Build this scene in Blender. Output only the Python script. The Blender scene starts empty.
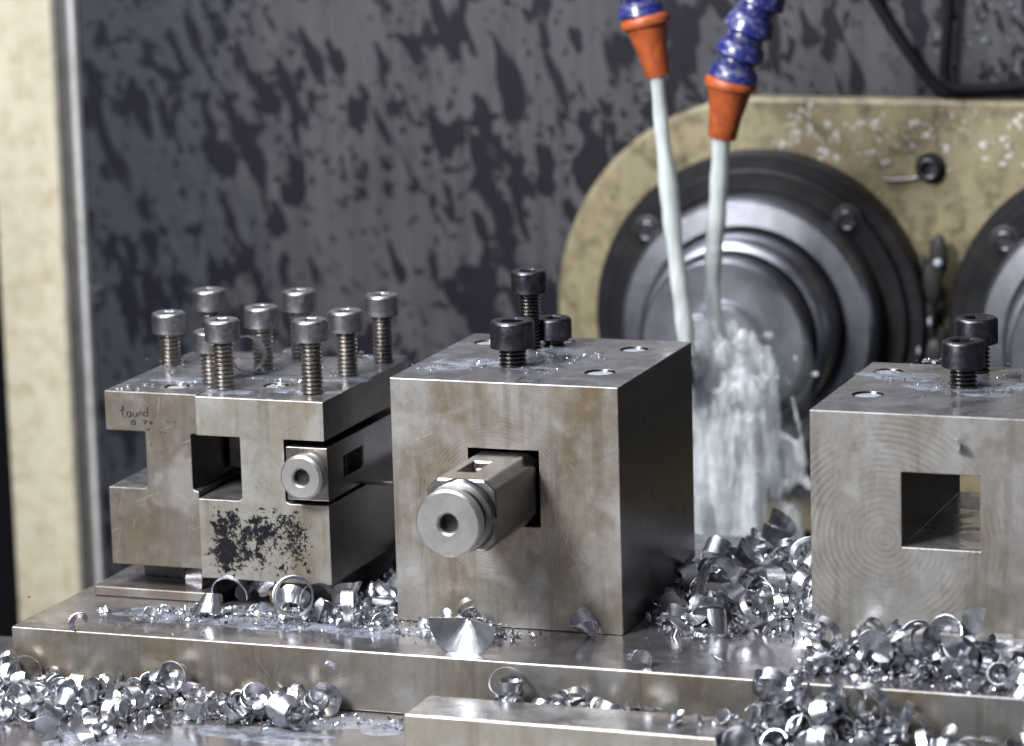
import bpy, bmesh, math, random
from mathutils import Vector, Matrix, Quaternion, noise as mnoise
random.seed(7)
S = 0.01                      # the scene is written in millimetres, 100 mm to the unit
SC = bpy.context.scene
COL = SC.collection
PI = math.pi

# ------------------------------------------------------------------ camera
CAM = Vector((483.25, -1189.54, 343.30)); FPX = 3703.76
PITCH, YAW, ROLL = [math.radians(a) for a in (11.20454, 20.20975, -1.59690)]
_f = Vector((-math.sin(YAW)*math.cos(PITCH), math.cos(YAW)*math.cos(PITCH), -math.sin(PITCH)))
_r0 = Vector((math.cos(YAW), math.sin(YAW), 0)); _u0 = _r0.cross(_f)
_r = math.cos(ROLL)*_r0 + math.sin(ROLL)*_u0
_u = -math.sin(ROLL)*_r0 + math.cos(ROLL)*_u0

def at(px, py, ax, val):
    """the point of the plane <ax> = val that was measured at a pixel of the photograph"""
    d = _f + _r*((px-512)/FPX) - _u*((py-373)/FPX)
    k = 'xyz'.index(ax)
    return CAM + d*((val-CAM[k])/d[k])

cam_d = bpy.data.cameras.new('camera'); cam = bpy.data.objects.new('camera', cam_d); COL.objects.link(cam)
m3 = Matrix((_r, _u, -_f)).transposed()
cam.matrix_world = Matrix.Translation(CAM*S) @ m3.to_4x4()
cam_d.sensor_width = 36; cam_d.lens = 36*FPX/1024
cam_d.clip_start = 0.05; cam_d.clip_end = 200
cam_d.dof.use_dof = True
cam_d.dof.focus_distance = (Vector((20, 0, 45))-CAM).dot(_f)*S
cam_d.dof.aperture_fstop = .98
SC.camera = cam

# ------------------------------------------------------------------ mesh collector
class MB:
    def __init__(s): s.v = []; s.f = []
    def add(s, vs, fs):
        n = len(s.v); s.v += [tuple(v) for v in vs]; s.f += [tuple(i+n for i in f) for f in fs]; return s
    def box(s, x0, x1, y0, y1, z0, z1):
        vs = [(x, y, z) for x in (x0, x1) for y in (y0, y1) for z in (z0, z1)]
        return s.add(vs, [(0,1,3,2),(4,6,7,5),(0,4,5,1),(2,3,7,6),(0,2,6,4),(1,5,7,3)])
    def prism(s, prof, y0, y1):                     # closed (x, z) outline pulled along y
        n = len(prof)
        vs = [(x, y0, z) for x, z in prof]+[(x, y1, z) for x, z in prof]
        fs = [tuple(range(n)), tuple(range(2*n-1, n-1, -1))]
        fs += [(i, i+n, (i+1) % n+n, (i+1) % n) for i in range(n)]
        return s.add(vs, fs)
    def lathe(s, prof, c, axis=(0, 0, 1), seg=40, cap=True):   # (r, h) outline spun round axis through c
        a = Vector(axis).normalized(); q = Vector((0, 0, 1)).rotation_difference(a)
        vs = []
        for r, h in prof:
            for i in range(seg):
                t = 2*PI*i/seg
                vs.append(Vector(c)+q @ Vector((r*math.cos(t), r*math.sin(t), h)))
        n = len(prof); fs = []
        for j in range(n-1):
            for i in range(seg):
                k = (i+1) % seg
                fs.append((j*seg+i, j*seg+k, (j+1)*seg+k, (j+1)*seg+i))
        if cap and prof[0][0] > 1e-6: fs.append(tuple(range(seg-1, -1, -1)))
        if cap and prof[-1][0] > 1e-6: fs.append(tuple(range((n-1)*seg, n*seg)))
        return s.add(vs, fs)
    def tube(s, path, rad, seg=12, flat=None):
        path = [Vector(p) for p in path]; n = len(path); vs = []; fs = []
        up = Vector((0.13, 0.2, 0.97)) if abs((path[-1]-path[0]).normalized().z) < .8 else Vector((1, .1, 0))
        for j, p in enumerate(path):
            t = (path[min(j+1, n-1)]-path[max(j-1, 0)]).normalized()
            b = t.cross(up).normalized(); c = b.cross(t)
            r = rad[j] if hasattr(rad, '__len__') else rad
            for i in range(seg):
                a = 2*PI*i/seg
                vs.append(p+b*(r*math.cos(a))+c*(r*math.sin(a)*(flat or 1)))
        for j in range(n-1):
            for i in range(seg):
                k = (i+1) % seg
                fs.append((j*seg+i, j*seg+k, (j+1)*seg+k, (j+1)*seg+i))
        fs += [tuple(range(seg-1, -1, -1)), tuple(range((n-1)*seg, n*seg))]
        return s.add(vs, fs)
    def ball(s, c, rx, ry=None, rz=None, seg=12, rings=8, low=-1.0):
        ry = ry or rx; rz = rz or rx; vs = []; fs = []
        for j in range(rings+1):
            t = math.asin(low)+(PI/2-math.asin(low))*j/rings
            for i in range(seg):
                a = 2*PI*i/seg
                vs.append((c[0]+rx*math.cos(t)*math.cos(a), c[1]+ry*math.cos(t)*math.sin(a), c[2]+rz*math.sin(t)))
        for j in range(rings):
            for i in range(seg):
                k = (i+1) % seg
                fs.append((j*seg+i, j*seg+k, (j+1)*seg+k, (j+1)*seg+i))
        return s.add(vs, fs)
    def mesh(s, name, org=(0, 0, 0), smooth=35, merge=True):
        org = Vector(org); me = bpy.data.meshes.new(name)
        me.from_pydata([(Vector(v)-org)*S for v in s.v], [], s.f)
        bm = bmesh.new(); bm.from_mesh(me)
        if merge: bmesh.ops.remove_doubles(bm, verts=bm.verts, dist=1e-5)
        bmesh.ops.recalc_face_normals(bm, faces=bm.faces)
        bm.to_mesh(me); bm.free()
        finish(me, smooth)
        return me

def finish(me, smooth):
    if smooth:
        for p in me.polygons: p.use_smooth = True
        me.set_sharp_from_angle(angle=math.radians(smooth))

def cut(me, cutters):
    """a mesh with other meshes taken out of it"""
    a = bpy.data.objects.new('tmp', me); COL.objects.link(a); tmp = []
    for c in cutters:
        b = bpy.data.objects.new('tmp', c); COL.objects.link(b); tmp.append(b)
        m = a.modifiers.new('b', 'BOOLEAN'); m.object = b; m.operation = 'DIFFERENCE'; m.solver = 'EXACT'
    dg = bpy.context.evaluated_depsgraph_get(); dg.update()
    out = bpy.data.meshes.new_from_object(a.evaluated_get(dg))
    for o in tmp+[a]: bpy.data.objects.remove(o)
    finish(out, 35)
    return out

def modified(me, mods):
    a = bpy.data.objects.new('tmp', me); COL.objects.link(a)
    for kind, kw in mods:
        m = a.modifiers.new('m', kind)
        for k, v in kw.items(): setattr(m, k, v)
    dg = bpy.context.evaluated_depsgraph_get(); dg.update()
    out = bpy.data.meshes.new_from_object(a.evaluated_get(dg))
    bpy.data.objects.remove(a)
    for p in out.polygons: p.use_smooth = True
    return out

# ------------------------------------------------------------------ objects
def tag(o, label=None, cat=None, group=None, kind=None):
    if label: o['label'] = label
    if cat: o['category'] = cat
    if group: o['group'] = group
    if kind: o['kind'] = kind
    return o
def thing(name, label, cat, base, group=None):
    o = bpy.data.objects.new(name, None); COL.objects.link(o); o.empty_display_size = .1
    o.location = Vector(base)*S; o['_org'] = tuple(base)
    return tag(o, label, cat, group)
def org_of(o): return tuple(o['_org'])
def obj(name, me, mat, parent=None, base=(0, 0, 0), bevel=0, seg=2):
    """me: a mesh, or a collector written in world millimetres"""
    if parent is not None: base = org_of(parent)
    if isinstance(me, MB): me = me.mesh(name, base)
    me.name = name; me.materials.clear(); me.materials.append(mat)
    o = bpy.data.objects.new(name, me); COL.objects.link(o); o['_org'] = tuple(base)
    if parent is not None: o.parent = parent
    else: o.location = Vector(base)*S
    if bevel:
        b = o.modifiers.new('bevel', 'BEVEL'); b.width = bevel*S; b.segments = seg; b.limit_method = 'ANGLE'
        b.angle_limit = math.radians(40); b.harden_normals = True
    return o

# ------------------------------------------------------------------ materials
class NT:
    def __init__(s, name):
        s.m = bpy.data.materials.new(name); s.m.use_nodes = True; s.t = s.m.node_tree; s.n = s.t.nodes
        s.n.clear(); s.out = s.n.new('ShaderNodeOutputMaterial')
        s.p = s.n.new('ShaderNodeBsdfPrincipled'); s.t.links.new(s.p.outputs[0], s.out.inputs[0])
        g = s.n.new('ShaderNodeNewGeometry'); s.geo = g
        v = s.n.new('ShaderNodeVectorMath'); v.operation = 'SCALE'; v.inputs['Scale'].default_value = 1/S
        s.t.links.new(g.outputs['Position'], v.inputs[0]); s.pos = v.outputs[0]     # millimetres
        tc = s.n.new('ShaderNodeTexCoord'); v = s.n.new('ShaderNodeVectorMath'); v.operation = 'SCALE'
        v.inputs['Scale'].default_value = 1/S; s.t.links.new(tc.outputs['Object'], v.inputs[0]); s.obj = v.outputs[0]
    def set(s, sock, v):
        i = s.p.inputs[sock] if isinstance(sock, str) else sock
        if hasattr(v, 'links') or isinstance(v, bpy.types.NodeSocket): s.t.links.new(v, i)
        else:
            if i.type == 'RGBA' and len(v) == 3: v = (*v, 1)
            i.default_value = v
    def map(s, vec, scale=(1, 1, 1), rot=(0, 0, 0), loc=(0, 0, 0)):
        n = s.n.new('ShaderNodeMapping'); s.t.links.new(vec, n.inputs[0])
        n.inputs['Scale'].default_value = scale; n.inputs['Rotation'].default_value = [math.radians(a) for a in rot]
        n.inputs['Location'].default_value = loc; return n.outputs[0]
    def noise(s, vec, scale, detail=4, rough=.5, dist=0, color=False):
        n = s.n.new('ShaderNodeTexNoise'); s.t.links.new(vec, n.inputs['Vector'])
        n.inputs['Scale'].default_value = scale; n.inputs['Detail'].default_value = detail
        n.inputs['Roughness'].default_value = rough; n.inputs['Distortion'].default_value = dist
        return n.outputs['Color' if color else 'Fac']
    def voro(s, vec, scale, feat='F1'):
        n = s.n.new('ShaderNodeTexVoronoi'); s.t.links.new(vec, n.inputs['Vector']); n.inputs['Scale'].default_value = scale
        n.feature = feat; return n.outputs['Distance']
    def ramp(s, fac, *stops, ease='LINEAR'):
        n = s.n.new('ShaderNodeValToRGB'); s.t.links.new(fac, n.inputs[0]); e = n.color_ramp.elements
        n.color_ramp.interpolation = ease
        while len(e) < len(stops): e.new(.5)
        for k, (p, c) in enumerate(stops):
            e[k].position = p; e[k].color = (c, c, c, 1) if not hasattr(c, '__len__') else (*c, 1)
        return n.outputs[0]
    def mix(s, fac, a, b, mode='MIX'):
        n = s.n.new('ShaderNodeMix'); n.data_type = 'RGBA'; n.blend_type = mode
        s.set(n.inputs[0], fac); s.set(n.inputs[6], a); s.set(n.inputs[7], b); return n.outputs[2]
    def math(s, op, a, b=0., c=None):
        n = s.n.new('ShaderNodeMath'); n.operation = op; s.set(n.inputs[0], a); s.set(n.inputs[1], b)
        if c is not None: s.set(n.inputs[2], c)
        return n.outputs[0]
    def sep(s, vec):
        n = s.n.new('ShaderNodeSeparateXYZ'); s.t.links.new(vec, n.inputs[0]); return n.outputs
    def normal_z(s): return s.sep(s.geo.outputs['True Normal'])[2]
    def rings(s, vec, c, scale, dist=2):
        v = s.map(vec, loc=(-c[0], -c[1], -c[2]))
        n = s.n.new('ShaderNodeTexWave'); n.wave_type = 'RINGS'; n.rings_direction = 'Y'
        s.t.links.new(v, n.inputs[0]); n.inputs['Scale'].default_value = scale; n.inputs['Distortion'].default_value = dist
        n.inputs['Detail'].default_value = 3; n.inputs['Detail Scale'].default_value = .6
        return n.outputs['Fac']
    def band(s, x, a, b, soft):
        """1 between a and b with soft shoulders"""
        def ss(e0, e1):
            n = s.n.new('ShaderNodeMapRange'); n.interpolation_type = 'SMOOTHSTEP'; s.set(n.inputs[0], x)
            n.inputs[1].default_value = e0; n.inputs[2].default_value = e1; return n.outputs[0]
        return s.math('MULTIPLY', ss(a-soft, a+soft), s.math('SUBTRACT', 1., ss(b-soft, b+soft)))
    def bump(s, h, strength=.3, dist=.2, prev=None):
        n = s.n.new('ShaderNodeBump'); s.t.links.new(h, n.inputs['Height']); n.inputs['Strength'].default_value = strength
        n.inputs['Distance'].default_value = dist*S
        if prev is not None: s.t.links.new(prev, n.inputs['Normal'])
        return n.outputs[0]

def steel_block(name, seed=0, light=(.46, .455, .435), tan=(.30, .245, .175), stain=.6, rough=.47, rings=None, ink=(), metal=.75, top_tint=(.36, .35, .38)):
    m = NT(name); P = m.map(m.pos, loc=(seed*37.1, seed*11.3, seed*23.7))
    streak = m.map(P, scale=(1, 1, .28))
    big = m.noise(streak, .030, 5, .62, .6)
    mid = m.noise(P, .16, 6, .7)
    fine = m.noise(P, .9, 4, .7)
    grain = m.noise(m.map(P, scale=(1, 1, .12)), 2.2, 3, .6)
    f = m.math('MULTIPLY', m.ramp(m.math('ADD', m.math('MULTIPLY', big, .7), m.math('MULTIPLY', mid, .3)), (.38, 0.), (.63, 1.)), stain)
    c = m.mix(f, light, tan)
    c = m.mix(m.math('MULTIPLY', m.ramp(m.noise(streak, .11, 5, .7, 1.), (.57, 0.), (.7, 1.)), .55*stain), c, (.20, .145, .095))
    c = m.mix(m.ramp(fine, (.3, .22), (.75, 0.)), c, (.12, .11, .10))
    c = m.mix(m.math('MULTIPLY', m.ramp(m.noise(P, .055, 3, .5, .4), (.5, 0.), (.66, 1.)), .35), c, (.62, .62, .61))
    for ang, sd in ((24, 0), (-52, 5), (78, 9)):
        sc = m.noise(m.map(m.map(P, rot=(0, ang, 0)), scale=(.045, .045, 1.5), loc=(sd, 0, sd)), 1., 2, .4)
        gate = m.ramp(m.noise(P, .09, 2, .5), (.48, 0.), (.6, 1.))
        c = m.mix(m.math('MULTIPLY', m.math('MULTIPLY', m.ramp(sc, (.69, 0.), (.72, 1.)), gate), .28), c, (.62, .61, .59))
    runs = m.noise(m.map(P, scale=(1, 1, .07)), .17, 4, .6, .3)
    c = m.mix(m.math('MULTIPLY', m.ramp(runs, (.52, 0.), (.68, 1.)), .5*stain), c, (.15, .12, .09))
    c = m.mix(m.math('MULTIPLY', m.ramp(m.noise(P, .45, 5, .75), (.55, 0.), (.72, 1.)), .45), c, (.17, .145, .12))
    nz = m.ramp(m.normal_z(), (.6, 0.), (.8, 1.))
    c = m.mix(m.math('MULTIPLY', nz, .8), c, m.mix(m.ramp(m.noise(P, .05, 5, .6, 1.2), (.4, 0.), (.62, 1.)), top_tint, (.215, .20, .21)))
    r = m.math('ADD', m.math('MULTIPLY', m.noise(P, .25, 5, .7), .28), rough-.14)
    r = m.math('SUBTRACT', r, m.math('MULTIPLY', nz, .16))
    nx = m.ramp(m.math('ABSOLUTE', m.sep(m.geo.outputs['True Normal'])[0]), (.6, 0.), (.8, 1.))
    c = m.mix(m.math('MULTIPLY', nx, .85), c, m.mix(mid, (.20, .195, .20), (.11, .105, .105)))       # ground sides, their unlit look put into a darker base colour
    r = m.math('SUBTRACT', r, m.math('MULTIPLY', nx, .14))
    ny = m.ramp(m.math('MULTIPLY', m.sep(m.geo.outputs['True Normal'])[1], -1.), (.4, 0.), (.6, 1.))
    wet = m.math('MULTIPLY', nz, m.ramp(m.noise(P, .06, 4, .6, .8), (.48, 0.), (.56, 1.)))
    r = m.mix(wet, r, (.10, .10, .10))
    if rings:
        (rc, sc_, amt, r0, r1) = rings
        w = m.rings(m.pos, rc, sc_, 1.2); w2 = m.rings(m.pos, rc, sc_*.37, 2.)
        d = m.n.new('ShaderNodeVectorMath'); d.operation = 'LENGTH'; m.set(d.inputs[0], m.map(m.pos, loc=(-rc[0], -rc[1], -rc[2])))
        wm = m.math('MULTIPLY', m.math('MULTIPLY', m.band(d.outputs['Value'], r0, r1, 7), ny), m.ramp(m.noise(P, .07, 4, .6), (.40, 0.), (.62, amt)))
        c = m.mix(m.math('MULTIPLY', m.ramp(w, (.0, 1.), (.3, 0.)), wm), c, (.24, .20, .15))
        c = m.mix(m.math('MULTIPLY', m.ramp(w2, (.0, .8), (.18, 0.)), wm), c, (.22, .17, .12))
        c = m.mix(m.math('MULTIPLY', m.ramp(w2, (.8, 0.), (1., .5)), wm), c, (.60, .59, .57))
    for (x0, x1, z0, z1, soft, sc, lo, hi, sd) in ink:
        x, y, z = m.sep(m.pos)
        bx = m.math('MULTIPLY', m.band(x, x0, x1, soft), m.band(z, z0, z1, soft))
        n1 = m.noise(m.map(m.pos, scale=(1, 0, 1), loc=(sd, 0, sd*3)), sc, 5, .72, .5)
        nb = m.noise(m.map(m.pos, scale=(1, 0, .8), loc=(sd*2, 0, sd)), .085, 2, .5)
        k = m.math('ADD', n1, m.math('MULTIPLY', m.math('SUBTRACT', bx, 1.), .30))
        k = m.math('ADD', k, m.math('MULTIPLY', m.math('SUBTRACT', nb, .5), .55))
        ns = m.ramp(m.math('MULTIPLY', m.sep(m.geo.outputs['True Normal'])[1], -1.), (.4, 0.), (.6, 1.))
        k = m.math('MULTIPLY', m.ramp(k, (lo, 0.), (hi, 1.)), ns)
        c = m.mix(k, c, (.016, .016, .02)); r = m.mix(k, r, (.5, .5, .5))
    m.set('Base Color', c); m.set('Metallic', m.math('MAXIMUM', nx, metal)); m.set('Roughness', r); m.set('Specular IOR Level', .5)
    b = m.bump(grain, .10, .1); b = m.bump(m.noise(P, 1.6, 4, .7), .16, .12, b)
    if rings: b = m.bump(m.math('MULTIPLY', w, wm), .12, .1, b)
    m.set('Normal', b)
    return m.m

def plain(name, col, rough=.4, metal=0., var=.25, scale=.15, dirt=None, dirt_amt=.5, bump=.1, coat=0., spec=.5):
    m = NT(name); P = m.pos
    n = m.noise(P, scale, 6, .65)
    c = m.mix(m.ramp(n, (.3, 0.), (.7, 1.)), [k*(1-var) for k in col], [min(1, k*(1+var)) for k in col])
    if dirt is not None:
        c = m.mix(m.math('MULTIPLY', m.ramp(m.noise(P, scale*.7, 5, .7, 1.), (.48, 0.), (.68, 1.)), dirt_amt), c, dirt)
    m.set('Base Color', c); m.set('Metallic', metal)
    m.set('Roughness', m.math('ADD', m.math('MULTIPLY', m.noise(P, scale*3, 4, .7), .24), rough-.12))
    m.set('Coat Weight', coat); m.set('Coat Roughness', .12); m.set('Specular IOR Level', spec)
    if bump: m.set('Normal', m.bump(m.noise(P, scale*9, 4, .65), bump, .15))
    return m.m

def turned(name, col, rough, scale, seed=0, metal=1.):
    """steel turned about an axis along y: fine circular tool marks"""
    m = NT(name)
    w = m.rings(m.obj, (0, 0, 0), scale, .4); n = m.noise(m.pos, .12, 5, .6)
    c = m.mix(m.ramp(n, (.35, 0.), (.7, 1.)), col, [k*.72 for k in col])
    m.set('Base Color', c); m.set('Metallic', metal)
    m.set('Roughness', m.math('ADD', m.math('MULTIPLY', m.noise(m.pos, .5, 4, .7), .14), rough-.07))
    m.set('Normal', m.bump(w, .10, .08))
    return m.m

def chip_mat(name, col, rough):
    m = NT(name)
    tc = m.n.new('ShaderNodeUVMap'); uv = tc.outputs[0]
    st = m.noise(m.map(uv, scale=(55, 2.0, 1)), 1., 3, .6)
    st2 = m.noise(m.map(uv, scale=(9, .8, 1)), 1., 2, .5)
    n = m.noise(m.pos, .22, 4, .6)
    c = m.mix(m.ramp(n, (.35, 0.), (.72, 1.)), col, [k*.74 for k in col])
    m.set('Base Color', c); m.set('Metallic', 1.)
    m.set('Roughness', m.math('ADD', m.math('MULTIPLY', m.noise(m.pos, .35, 3), .22), rough-.11))
    b = m.bump(st, .45, .15); b = m.bump(st2, .5, .6, b)
    m.set('Normal', b)
    return m.m

def milky(name, col, alpha_lo, alpha_hi, scale=(.5, .5, .06), rough=.15, trans=.25, sss=.25, spec=.5):
    m = NT(name)
    n = m.noise(m.map(m.pos, scale=scale), 1., 5, .65, .8)
    m.set('Base Color', m.mix(n, [k*.86 for k in col], col)); m.set('Roughness', rough)
    m.set('Transmission Weight', trans); m.set('IOR', 1.33); m.set('Subsurface Weight', sss); m.set('Specular IOR Level', spec)
    m.set('Subsurface Radius', (1., 1., 1.)); m.set('Subsurface Scale', .06)
    m.set('Alpha', m.ramp(n, (.34, alpha_lo), (.62, alpha_hi)))
    m.set('Normal', m.bump(n, .25, .6))
    return m.m

def spray_mat(name, dens, scale, lo, hi):
    """white froth and spray as a cloud of fine drops"""
    m = NT(name); m.n.remove(m.p)
    v = m.n.new('ShaderNodeVolumePrincipled'); v.inputs['Color'].default_value = (.96, .98, 1., 1); v.inputs['Anisotropy'].default_value = .1
    n = m.noise(m.map(m.pos, scale=scale), 1., 4, .6, .6)
    m.t.links.new(m.math('MULTIPLY', m.ramp(n, (lo, 0.), (hi, 1.)), dens), v.inputs['Density'])
    m.t.links.new(v.outputs[0], m.out.inputs['Volume'])
    return m.m

M = {}
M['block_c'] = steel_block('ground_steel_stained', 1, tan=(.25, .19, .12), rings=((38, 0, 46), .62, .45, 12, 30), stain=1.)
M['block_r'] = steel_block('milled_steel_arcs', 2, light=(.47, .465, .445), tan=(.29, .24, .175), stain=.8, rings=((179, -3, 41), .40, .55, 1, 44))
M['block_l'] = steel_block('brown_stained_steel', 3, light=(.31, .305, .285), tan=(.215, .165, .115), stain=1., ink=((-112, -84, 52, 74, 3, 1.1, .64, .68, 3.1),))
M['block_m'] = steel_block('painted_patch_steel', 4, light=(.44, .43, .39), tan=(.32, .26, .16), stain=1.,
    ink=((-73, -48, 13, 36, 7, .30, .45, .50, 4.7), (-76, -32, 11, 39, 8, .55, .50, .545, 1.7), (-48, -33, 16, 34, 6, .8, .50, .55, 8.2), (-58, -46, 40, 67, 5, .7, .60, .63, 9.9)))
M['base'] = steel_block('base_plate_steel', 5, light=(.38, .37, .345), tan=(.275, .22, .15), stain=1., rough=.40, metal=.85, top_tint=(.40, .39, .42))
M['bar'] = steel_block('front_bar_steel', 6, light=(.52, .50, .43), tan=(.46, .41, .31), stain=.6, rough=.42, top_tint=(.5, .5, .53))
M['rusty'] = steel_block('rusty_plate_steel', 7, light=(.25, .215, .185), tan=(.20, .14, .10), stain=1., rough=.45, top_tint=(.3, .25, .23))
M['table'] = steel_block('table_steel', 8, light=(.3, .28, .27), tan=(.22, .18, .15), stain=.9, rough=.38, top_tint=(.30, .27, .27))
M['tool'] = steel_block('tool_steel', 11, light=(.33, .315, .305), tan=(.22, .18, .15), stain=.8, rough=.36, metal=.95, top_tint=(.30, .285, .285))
M['tool_dark'] = plain('dark_tool_steel', (.10, .10, .11), .34, 1., .3, .12, (.05, .045, .045), .5, .06)
M['disc'] = turned('faced_steel', (.70, .70, .67), .40, .5)
M['screw'] = plain('plain_screw_steel', (.36, .355, .36), .40, 1., .3, .35, (.16, .14, .12), .6, .12)
M['screw_black'] = plain('black_oxide_screw', (.085, .085, .098), .38, 1., .4, .35, (.22, .21, .20), .6, .1)
M['thread'] = plain('thread_steel', (.42, .40, .37), .30, 1., .15, .15, (.27, .21, .13), .5, .0)
M['thread_dark'] = plain('dark_thread_steel', (.12, .115, .11), .28, 1., .25, .4, None, .5, .0)
M['hole'] = plain('bore_shade', (.03, .028, .026), .5, .5, .3, .3)  # near-black colour puts shade into the tool ends and screw recesses
M['flange'] = plain('black_oxide_flange', (.012, .0115, .013), .5, .5, .35, .06, (.04, .037, .033), .5, .12)
M['chuck'] = turned('chuck_polished', (.34, .34, .37), .40, .5)
M['nose'] = turned('chuck_nose', (.27, .27, .30), .46, .7)
M['work'] = turned('bar_stock', (.5, .5, .5), .22, .8)
M['orange'] = plain('orange_plastic', (.44, .095, .025), .45, 0., .25, .22, (.24, .05, .025), .8, .12, 0.)
M['blue'] = plain('blue_plastic', (.016, .02, .125), .28, 0., .4, .3, (.22, .22, .27), .7, .05, .3)
M['cable'] = plain('black_cable', (.006, .006, .007), .8, 0., .2, .2, spec=.2)
M['grime'] = plain('oily_grime', (.010, .009, .008), .55, 0., .5, .2, (.05, .036, .02), .5, .2)
M['void'] = plain('unlit_black', (.006, .006, .007), .8, 0., .2, .1, spec=.1)  # near-black, the lack of light is put into the colour
M['ink'] = plain('ink', (.045, .036, .034), .6, 0., .2, .4, bump=0)
M['chip'] = chip_mat('bright_chip', (.74, .74, .77), .29)
M['chip_grey'] = chip_mat('grey_chip', (.52, .52, .55), .35)
M['chip_gold'] = chip_mat('gold_chip', (.62, .48, .26), .28)
M['swarf'] = plain('fine_swarf', (.66, .66, .70), .24, 1., .3, .5, bump=0)
M['stream'] = milky('coolant_milky', (.66, .70, .675), .60, .97, scale=(.55, .55, .035), rough=.25, trans=.1, sss=.9, spec=.3)
M['spray'] = spray_mat('coolant_spray', 21., (.12, .12, .03), .44, .68)
M['mist'] = spray_mat('coolant_mist', 1.3, (.07, .07, .05), .40, .70)
M['splash'] = milky('coolant_foam', (.93, .95, .96), .0, .62, scale=(.34, .34, .05), rough=.25, trans=.2)
M['puddle'] = milky('coolant_film', (.52, .56, .66), .0, .42, scale=(.16, .16, .3), rough=.06, trans=.1)
M['fill'] = milky('coolant_fill', (.46, .485, .52), 1., 1., rough=.1, trans=.05)
mm = NT('coolant_drop'); mm.set('Base Color', (.93, .96, 1.)); mm.set('Roughness', .03); mm.set('Transmission Weight', .92); mm.set('IOR', 1.33); M['drop'] = mm.m

def paint_cream(name, col, dirt, amt, speck=0.):
    m = NT(name); P = m.pos
    c = m.mix(m.ramp(m.noise(m.map(P, scale=(1, 1, .25)), .03, 3, .5, .2), (.3, 0.), (.7, 1.)), [k*1.04 for k in col], [k*.86 for k in col])
    gr = m.noise(P, .10, 8, .72, .3)
    c = m.mix(m.math('MULTIPLY', m.ramp(gr, (.46, 0.), (.66, 1.)), amt), c, dirt)
    c = m.mix(m.math('MULTIPLY', m.ramp(m.noise(m.map(P, scale=(1, 1, .12)), .22, 4, .6), (.56, 0.), (.75, 1.)), .5*amt), c, dirt)
    c = m.mix(m.math('MULTIPLY', m.ramp(m.noise(P, .8, 3, .6), (.64, 0.), (.72, 1.)), .6*amt), c, [k*.45 for k in dirt])
    if speck:
        x, y, z = m.sep(P)
        top = m.math('MULTIPLY', m.band(z, 108, 150, 14), m.band(x, 30, 400, 25))
        k = m.ramp(m.math('ADD', m.noise(P, .2, 6, .75), m.math('MULTIPLY', m.math('SUBTRACT', top, 1.), .3)), (.56, 0.), (.61, 1.))
        c = m.mix(m.math('MULTIPLY', k, speck), c, (.86, .84, .80))
    m.set('Base Color', c); m.set('Roughness', m.math('ADD', m.math('MULTIPLY', m.noise(P, .3, 4), .3), .3))
    m.set('Normal', m.bump(m.noise(P, .5, 5, .65), .15, .3))
    return m.m
M['post'] = paint_cream('cream_paint', (.59, .53, .39), (.34, .25, .14), .65)
M['housing'] = paint_cream('yellowed_cream_paint', (.29, .24, .14), (.085, .06, .03), 1., .6)
M['side_shade'] = paint_cream('side_shade_paint', (.44, .415, .36), (.16, .14, .12), .6)  # greyer cream that carries the shade on the post's side face
M['lip'] = paint_cream('lip_paint', (.62, .61, .58), (.3, .28, .25), .6)

def wall_mat():
    m = NT('wet_spattered_panel'); P = m.map(m.pos, rot=(0, 16, 0))
    x, y, z = m.sep(m.pos)
    S1 = m.map(P, scale=(1, 1, .50)); S2 = m.map(P, scale=(1, 1, .75), loc=(31, 0, 17)); S3 = m.map(P, scale=(1, 1, .26), loc=(7, 0, 70))
    n1 = m.noise(S1, .115, 1.7, .5, .15); n2 = m.noise(S2, .23, 1.2, .45, .1); n3 = m.noise(S3, .085, 1.8, .48, .2)
    area = m.math('MULTIPLY', m.math('SUBTRACT', m.noise(P, .022, 2, .5), .5), .34)
    k = m.ramp(m.math('ADD', n1, area), (.555, 0.), (.595, 1.))
    k = m.math('MAXIMUM', k, m.ramp(m.math('ADD', n2, area), (.60, 0.), (.64, 1.)))
    k = m.math('MAXIMUM', k, m.ramp(n3, (.585, 0.), (.63, 1.)))
    run = m.ramp(m.noise(m.map(m.pos, scale=(1, 1, .05)), .16, 3, .6), (.42, 0.), (.66, .5))
    # wet all over towards the post
    wet = m.math('SUBTRACT', 1., m.ramp(m.math('ADD', m.math('DIVIDE', m.math('ADD', x, 300.), 130.), m.math('MULTIPLY', m.math('SUBTRACT', n3, .5), 1.2)), (.35, 0.), (.85, 1.)))
    dry = m.mix(m.noise(P, .03, 5, .6), (.040, .0395, .043), (.076, .074, .077))
    dry = m.mix(m.math('MULTIPLY', wet, .75), dry, (.020, .021, .029))
    dry = m.mix(run, dry, (.022, .022, .028))
    c = m.mix(m.math('MULTIPLY', k, .93), dry, (.008, .008, .012))
    sp = m.ramp(m.math('ADD', m.noise(m.pos, .35, 4, .8), m.math('MULTIPLY', m.math('SUBTRACT', m.math('MULTIPLY', m.band(x, 95, 500, 18), m.band(z, 135, 400, 25)), 1.), .5)), (.60, 0.), (.68, 1.))
    c = m.mix(m.math('MULTIPLY', sp, .5), c, (.45, .45, .5))
    m.set('Base Color', c); m.set('Roughness', m.mix(k, (.55, .55, .55), (.34, .34, .34))); m.set('Specular IOR Level', .35)
    m.set('Normal', m.bump(m.noise(m.pos, .04, 4, .6), .15, 1.))
    return m.m
M['wall'] = wall_mat()

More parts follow.
